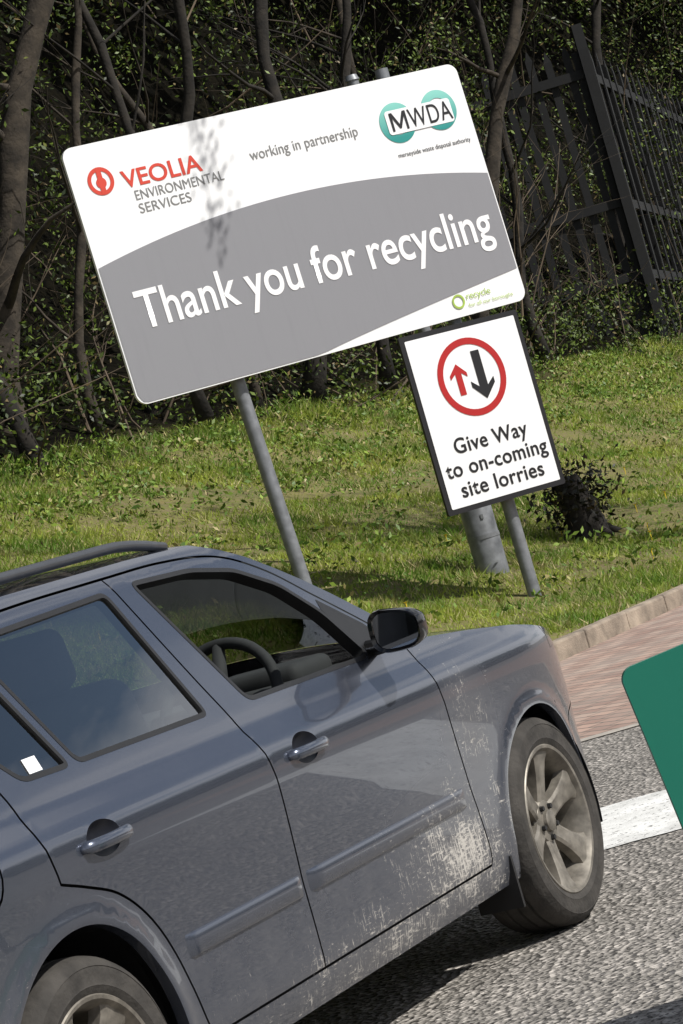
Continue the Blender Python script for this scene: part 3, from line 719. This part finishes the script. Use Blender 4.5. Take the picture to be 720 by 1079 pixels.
for sg_,sn in((-1,'right'),(1,'left')):
    piece('body_'+sn,['paint'],0,paint,sg_)
    piece('window_seals_'+sn,['ring','sail'],.001,trim,sg_)
    piece('headlamp_'+sn,['head'],0,lampm,sg_); piece('tail_lamp_'+sn,['tail'],0,tail,sg_); piece('grille_'+sn,['black'],-.01,trim,sg_)
    gl_=['glass_rear','glass_quarter','glass_cargo','glass_tailgate']
    if sg_>0: gl_.append('glass_front')
    piece('side_glass_'+sn,gl_,-.006,glass,sg_)
    piece('inner_lining_'+sn,['paint','ring','sail','gap','bowl','black','head','tail'],-.034,inner,sg_)
    m=MB()
    for kx,q in rings.items():
        b=len(m.v); n=len(q); pp=S(q[:,0],q[:,1]); nr=SN(q[:,0],q[:,1])
        for off in(.001,-.034):
            for x in pp+nr*off: m.v.append(Vector((x[0],sg_*x[1],x[2])))
        for i in range(n): j=(i+1)%n; m.f.append((b+i,b+j,b+n+j,b+n+i))
    m.build('window_reveals_'+sn,trim,car,smooth=True)
    m=MB(); ml=MB()
    for cx_ in(FX,RX):
        q=np.array(arcpts(cx_)); pp=S(q[:,0],q[:,1]); b=len(m.v); n=len(q)
        for x in pp: m.v.append(Vector((x[0],sg_*x[1],x[2])))
        for x in pp: m.v.append(Vector((x[0],sg_*(x[1]-.028),x[2])))
        for i in range(n-1): m.f.append((b+i,b+i+1,b+n+i+1,b+n+i))
        ml.lathe([(RA+.006,sg_*.850),(RA+.03,sg_*.80),(RA+.03,sg_*.5),(.0,sg_*.5)],(cx_,0,.315),40,rad(-14),rad(194))
    m.build('arch_lips_'+sn,paint,car,smooth=True); ml.build('arch_liners_'+sn,trim,car)
    m=MB()
    for (ua,ub) in((-.545,-1.548),(-1.572,-2.155)):
        us=np.linspace(ua,ub,26); b=len(m.v); prof=[(.482,-.004),(.484,.008),(.490,.012),(.528,.012),(.535,.008),(.537,-.004)]
        for iu,u in enumerate(us):
            for zz_,of in prof:
                if iu in(0,25): of=-.004
                x=S(np.array([u]),np.array([zz_]))[0]+SN(np.array([u]),np.array([zz_]))[0]*of; m.v.append(Vector((x[0],sg_*x[1],x[2])))
        for i in range(25):
            for j in range(5): m.f.append((b+i*6+j,b+i*6+j+1,b+(i+1)*6+j+1,b+(i+1)*6+j))
    m.build('rub_strips_'+sn,paint,car,smooth=True,auto=True)
    mb=MB(); mh=MB()
    for hx,hzv in hand:
        b=len(mb.v); rings_=6; n=28
        for i in range(rings_+1):
            r=1-i/rings_
            for kx in range(n):
                a=2*math.pi*kx/n; u_=hx+.070*r*math.cos(a); z_=hzv+.040*r*math.sin(a)
                x=S(np.array([u_]),np.array([z_]))[0]; x[1]-=.030*(1-r**2.2); mb.v.append(Vector((x[0],sg_*x[1],x[2])))
        for i in range(rings_):
            for kx in range(n): k2=(kx+1)%n; mb.f.append((b+i*n+kx,b+i*n+k2,b+(i+1)*n+k2,b+(i+1)*n+kx))
        y0=float(S(np.array([hx]),np.array([hzv]))[0][1])
        pts=[]; rr=[]
        for i in range(13):
            f=i/12; xx=hx-.100+.20*f; oy=.026*math.sin(math.pi*min(1,max(0,f*1.0)))**.35
            pts.append((xx,sg_*(y0-.004+oy),hzv-.006)); rr.append(.0150 if 0<i<12 else .009)
        mh.tube(pts,rr,12,sq=(.65,1.0))
    mb.build('handle_recess_'+sn,recess,car,smooth=True); mh.build('door_handles_'+sn,paint,car,smooth=True)
    m=MB(); pts=[];rr=[]
    for i in range(25):
        f=i/24; xx=-1.32-1.85*f; zr=float(zroof(xx)); lift=.028*min(1,math.sin(math.pi*f)*3)**.8 if 0<f<1 else 0
        pts.append((xx,sg_*.60,zr+.012+lift)); rr.append(.016)
    m.tube(pts,rr,10,sq=(1,.85)); 
    m.quadbox((-2.25,sg_*.60,1.398),(.03,0,0),(0,.012,0),(0,0,.02))
    m.build('roof_rail_'+sn,chrome,car,smooth=True)
    m=MB(); cy,cz_=sg_*.965,1.022
    n=24
    def sec(x,ry,rz,dy=0,dz=0,ex=.65):
        o=[]; ry*=.84; rz*=.90
        for a in np.linspace(0,2*math.pi,n,endpoint=False):
            yy=ry*math.copysign(abs(math.cos(a))**ex,math.cos(a)); zz_=rz*math.copysign(abs(math.sin(a))**ex,math.sin(a))
            zz_*=1.0-.25*(yy/max(ry,1e-6)) if zz_>0 else 1.0
            o.append(Vector((x,cy+sg_*(dy+yy),cz_+dz+zz_)))
        return o
    secs=[sec(-.895,.078,.054),sec(-.903,.088,.062),sec(-.890,.092,.065),sec(-.85,.088,.060),sec(-.81,.072,.048,-.008),sec(-.785,.048,.03,-.015),sec(-.775,.018,.010,-.02)]
    for q in secs: m.v+=q
    for i in range(len(secs)-1):
        for kx in range(n): k2=(kx+1)%n; m.f.append((i*n+kx,i*n+k2,(i+1)*n+k2,(i+1)*n+kx))
    m.build('mirror_housing_'+sn,gloss,car,smooth=True,auto=True)
    m=MB(); m.v+=sec(-.892,.077,.053); m.f.append(tuple(range(n))); m.build('mirror_glass_'+sn,mirr,car)
    m=MB(); m.tube([(-.78,sg_*.82,.985),(-.80,sg_*.90,.985),(-.83,sg_*.93,.998)],[.035,.03,.03],10,sq=(1,.7)); m.build('mirror_stem_'+sn,trim,car,smooth=True)

def loft(name,rows,mat,off=0):
    K=21; ks=np.linspace(-1,1,K); co_=[]
    for (x,y,z,bul,cr) in rows:
        for kk in ks: co_.append((x+bul*(1-kk*kk),y*kk,z+cr*(1-abs(kk)**2.4)+off))
    I=np.arange(len(rows)*K).reshape(-1,K); F=np.stack([I[:-1,:-1],I[:-1,1:],I[1:,1:],I[1:,:-1]],-1).reshape(-1,4)
    return fastmesh(name,co_,F,4,mat,car,smooth=True)
rows=[]
for u in np.linspace(-.5,UF,46):
    p=S(np.array([u]),np.array([float(zs(u))]))[0]; f=np.clip((.2-u)/.7,0,1); g=np.clip((UF-u)/1.0,0,1)
    rows.append((p[0],max(p[1]-.005,0.001),p[2]-.001,.17*f,.012+.050*g))
loft('bonnet',rows[::-1],paint)
ap=[(-.5,.966),(-.6,1.03),(-.7,1.095),(-.8,1.158),(-.9,1.216),(-1.0,1.268),(-1.1,1.315),(-1.2,1.354),(-1.3,1.385)]
rows=[]
for i,(u,z) in enumerate(ap):
    p=S(np.array([u]),np.array([z]))[0]; f=i/8; rows.append((p[0],p[1]-.004,p[2],.17*(1-f)+.05*f,.062*(1-f)+.040*f))
loft('windscreen',rows,glass)
rows=[]
for u in np.concatenate([np.linspace(-1.3,-3.0,24),np.linspace(-3.05,UR,26)]):
    p=S(np.array([u]),np.array([float(zroof(u))]))[0]; f=np.clip((u+2.0)/.7,0,1); g=np.clip((u-UR)/1.2,0,1)
    rows.append((p[0],max(p[1],0.001),p[2],.05*f,.040*g**.6))
loft('roof',rows,paint); loft('headlining',[(r[0],r[1]*.97,r[2],r[3],r[4]) for r in rows],inner,-.035)
m=MB(); m.quadbox((-1.45,0,.235),(1.85,0,0),(0,.74,0),(0,0,.012)); m.build('underbody',trim,car)
m=MB(); m.quadbox((-.62,0,.80),(.24,0,0),(0,.74,0),(0,0,.15)); m.build('dashboard',inner,car,bevel=.05,seg=4,smooth=True)
m=MB(); m.quadbox((-.56,-.36,.955),(.12,0,0),(0,.17,0),(0,0,.04)); m.build('instrument_binnacle',inner,car,bevel=.03,seg=3,smooth=True)
m=MB(); n=40; cyy=-.37
axis=Vector((-.9,0,.42)).normalized(); a1=Vector((0,1,0)); a2=axis.cross(a1)
cc=Vector((-.86,cyy,.935)); pts=[cc+(a1*math.cos(2*math.pi*i/n)+a2*math.sin(2*math.pi*i/n))*.185 for i in range(n+1)]
m.tube(pts,[.017]*(n+1),10,cap=False)
for a in(0,math.pi,-math.pi/2): m.tube([cc,cc+(a1*math.cos(a)+a2*math.sin(a))*.18],[.03,.018],8)
m.tube([cc-axis*.25,cc+axis*.02],[.05,.06],12)
m.build('steering_wheel',inner,car,smooth=True)
def rb(name,c_,h_,rot,mat,bev):
    m=MB(); m.quadbox((0,0,0),(h_[0],0,0),(0,h_[1],0),(0,0,h_[2])); o=m.build(name,mat,car,bevel=bev,seg=4,smooth=True); o.location=c_; o.rotation_euler=(0,rad(rot),0)
for yy,sn in((-.37,'driver'),(.37,'passenger')):
    rb('seat_back_'+sn,(-1.62,yy,.80),(.07,.24,.33),-16,seatm,.06); rb('seat_base_'+sn,(-1.35,yy,.48),(.27,.25,.08),-4,seatm,.06)
    rb('headrest_'+sn,(-1.74,yy,1.20),(.045,.13,.08),-10,seatm,.04)
rb('rear_seat_back',(-2.55,0,.80),(.08,.66,.30),-18,seatm,.06); rb('rear_seat_base',(-2.25,0,.48),(.25,.66,.09),0,seatm,.06)
for yy in(-.4,.4): rb('rear_headrest',(-2.65,yy,1.13),(.04,.12,.07),-10,seatm,.03)
brake=simple('brake',(.05,.045,.04),.6,metal=.4)
def wheel(name,loc,flip,sc_=1):
    we=bpy.data.objects.new(name,None); C.objects.link(we); we.parent=car; we.location=loc; we.rotation_euler=(0,rad(random.uniform(0,60)),0)
    if flip: we.rotation_euler=(0,0,math.pi)
    we.scale=(sc_,1,sc_)
    m=MB()
    tp=[(.213,-.085),(.226,-.098),(.240,-.1035),(.243,-.1055),(.246,-.1040),(.266,-.107),(.284,-.104),(.2855,-.1055),(.288,-.103),(.302,-.094),(.310,-.080),(.314,-.062)]
    prof=list(tp)
    for g_ in(-.04,0,.04): prof+= [(.315,g_-.006),(.307,g_-.004),(.307,g_+.004),(.315,g_+.006)]
    prof+= [(r,-y) for r,y in tp[::-1]]
    m.lathe(prof,n=72)
    m.build('tyre',rubber,we,smooth=True,auto=True)
    m=MB(); q=1.07
    m.lathe([(.200*q,-.088),(.212*q,-.096),(.208*q,-.101),(.200*q,-.099),(.192*q,-.085),(.183*q,-.05),(.178*q,.02),(.19*q,.08)],n=64)
    m.lathe([(.0,-.074),(.026,-.074),(.032,-.070),(.034,-.058)],n=32); m.lathe([(.034,-.060),(.062,-.058),(.072,-.045),(.07,-.01)],n=40)
    m.build('rim',alloy,we,smooth=True,auto=True)
    m=MB()
    for k in range(6):
        th=2*math.pi*k/6; er=Vector((math.cos(th),0,math.sin(th))); et=Vector((-math.sin(th),0,math.cos(th))); b=len(m.v); ey=Vector((0,1,0))
        stn=[(.045,.034,-.056),(.09,.030,-.064),(.14,.033,-.073),(.18,.043,-.081),(.208,.066,-.088)]
        for r,hw,fy in stn:
            for (q_,dy) in((-1,.035),(-.92,.006),(-.6,0),(0,.003),(.6,0),(.92,.006),(1,.035)): m.v.append(er*r+et*hw*q_+ey*(fy+dy))
        for i in range(4):
            for j in range(6): m.f.append((b+i*7+j,b+i*7+j+1,b+(i+1)*7+j+1,b+(i+1)*7+j))
    m.build('spokes',alloy,we,smooth=True,auto=True)
    m=MB()
    for k in range(5):
        a=2*math.pi*k/5+.3; p=Vector((.05*math.cos(a),-.058,.05*math.sin(a))); m.tube([p,p+Vector((0,-.012,0))],[.009,.008],6)
    m.build('wheel_bolts',trim,we)
    m=MB(); m.lathe([(.0,-.005),(.14,-.005),(.14,.01),(.19,.03),(.19,.06)],n=40); m.build('brake_disc',brake,we)
wheel('wheel_front_right',(FX,-.765,.315),False); wheel('wheel_rear_right',(RX-.01,-.765,.303),False,.965)
wheel('wheel_front_left',(FX,.765,.315),True); wheel('wheel_rear_left',(RX-.01,.765,.303),True,.965)
m=MB(); m.quadbox((-.365,-.79,.22),(.006,0,0),(0,.070,0),(0,0,.075)); m.build('mud_flap',trim,car)
m=MB()
p=S(np.array([-2.465]),np.array([1.012]))[0]; nq=SN(np.array([-2.465]),np.array([1.012]))[0]; nq=Vector((nq[0],-nq[1],nq[2])); upv=Vector((0,0,1)); tv=nq.cross(upv).normalized(); uv_=tv.cross(nq)
m.quadbox(Vector((p[0],-p[1],p[2]))-nq*.004,tv*.026,nq*.0006,uv_*.018)
m.build('window_sticker',white,car)
print('done')
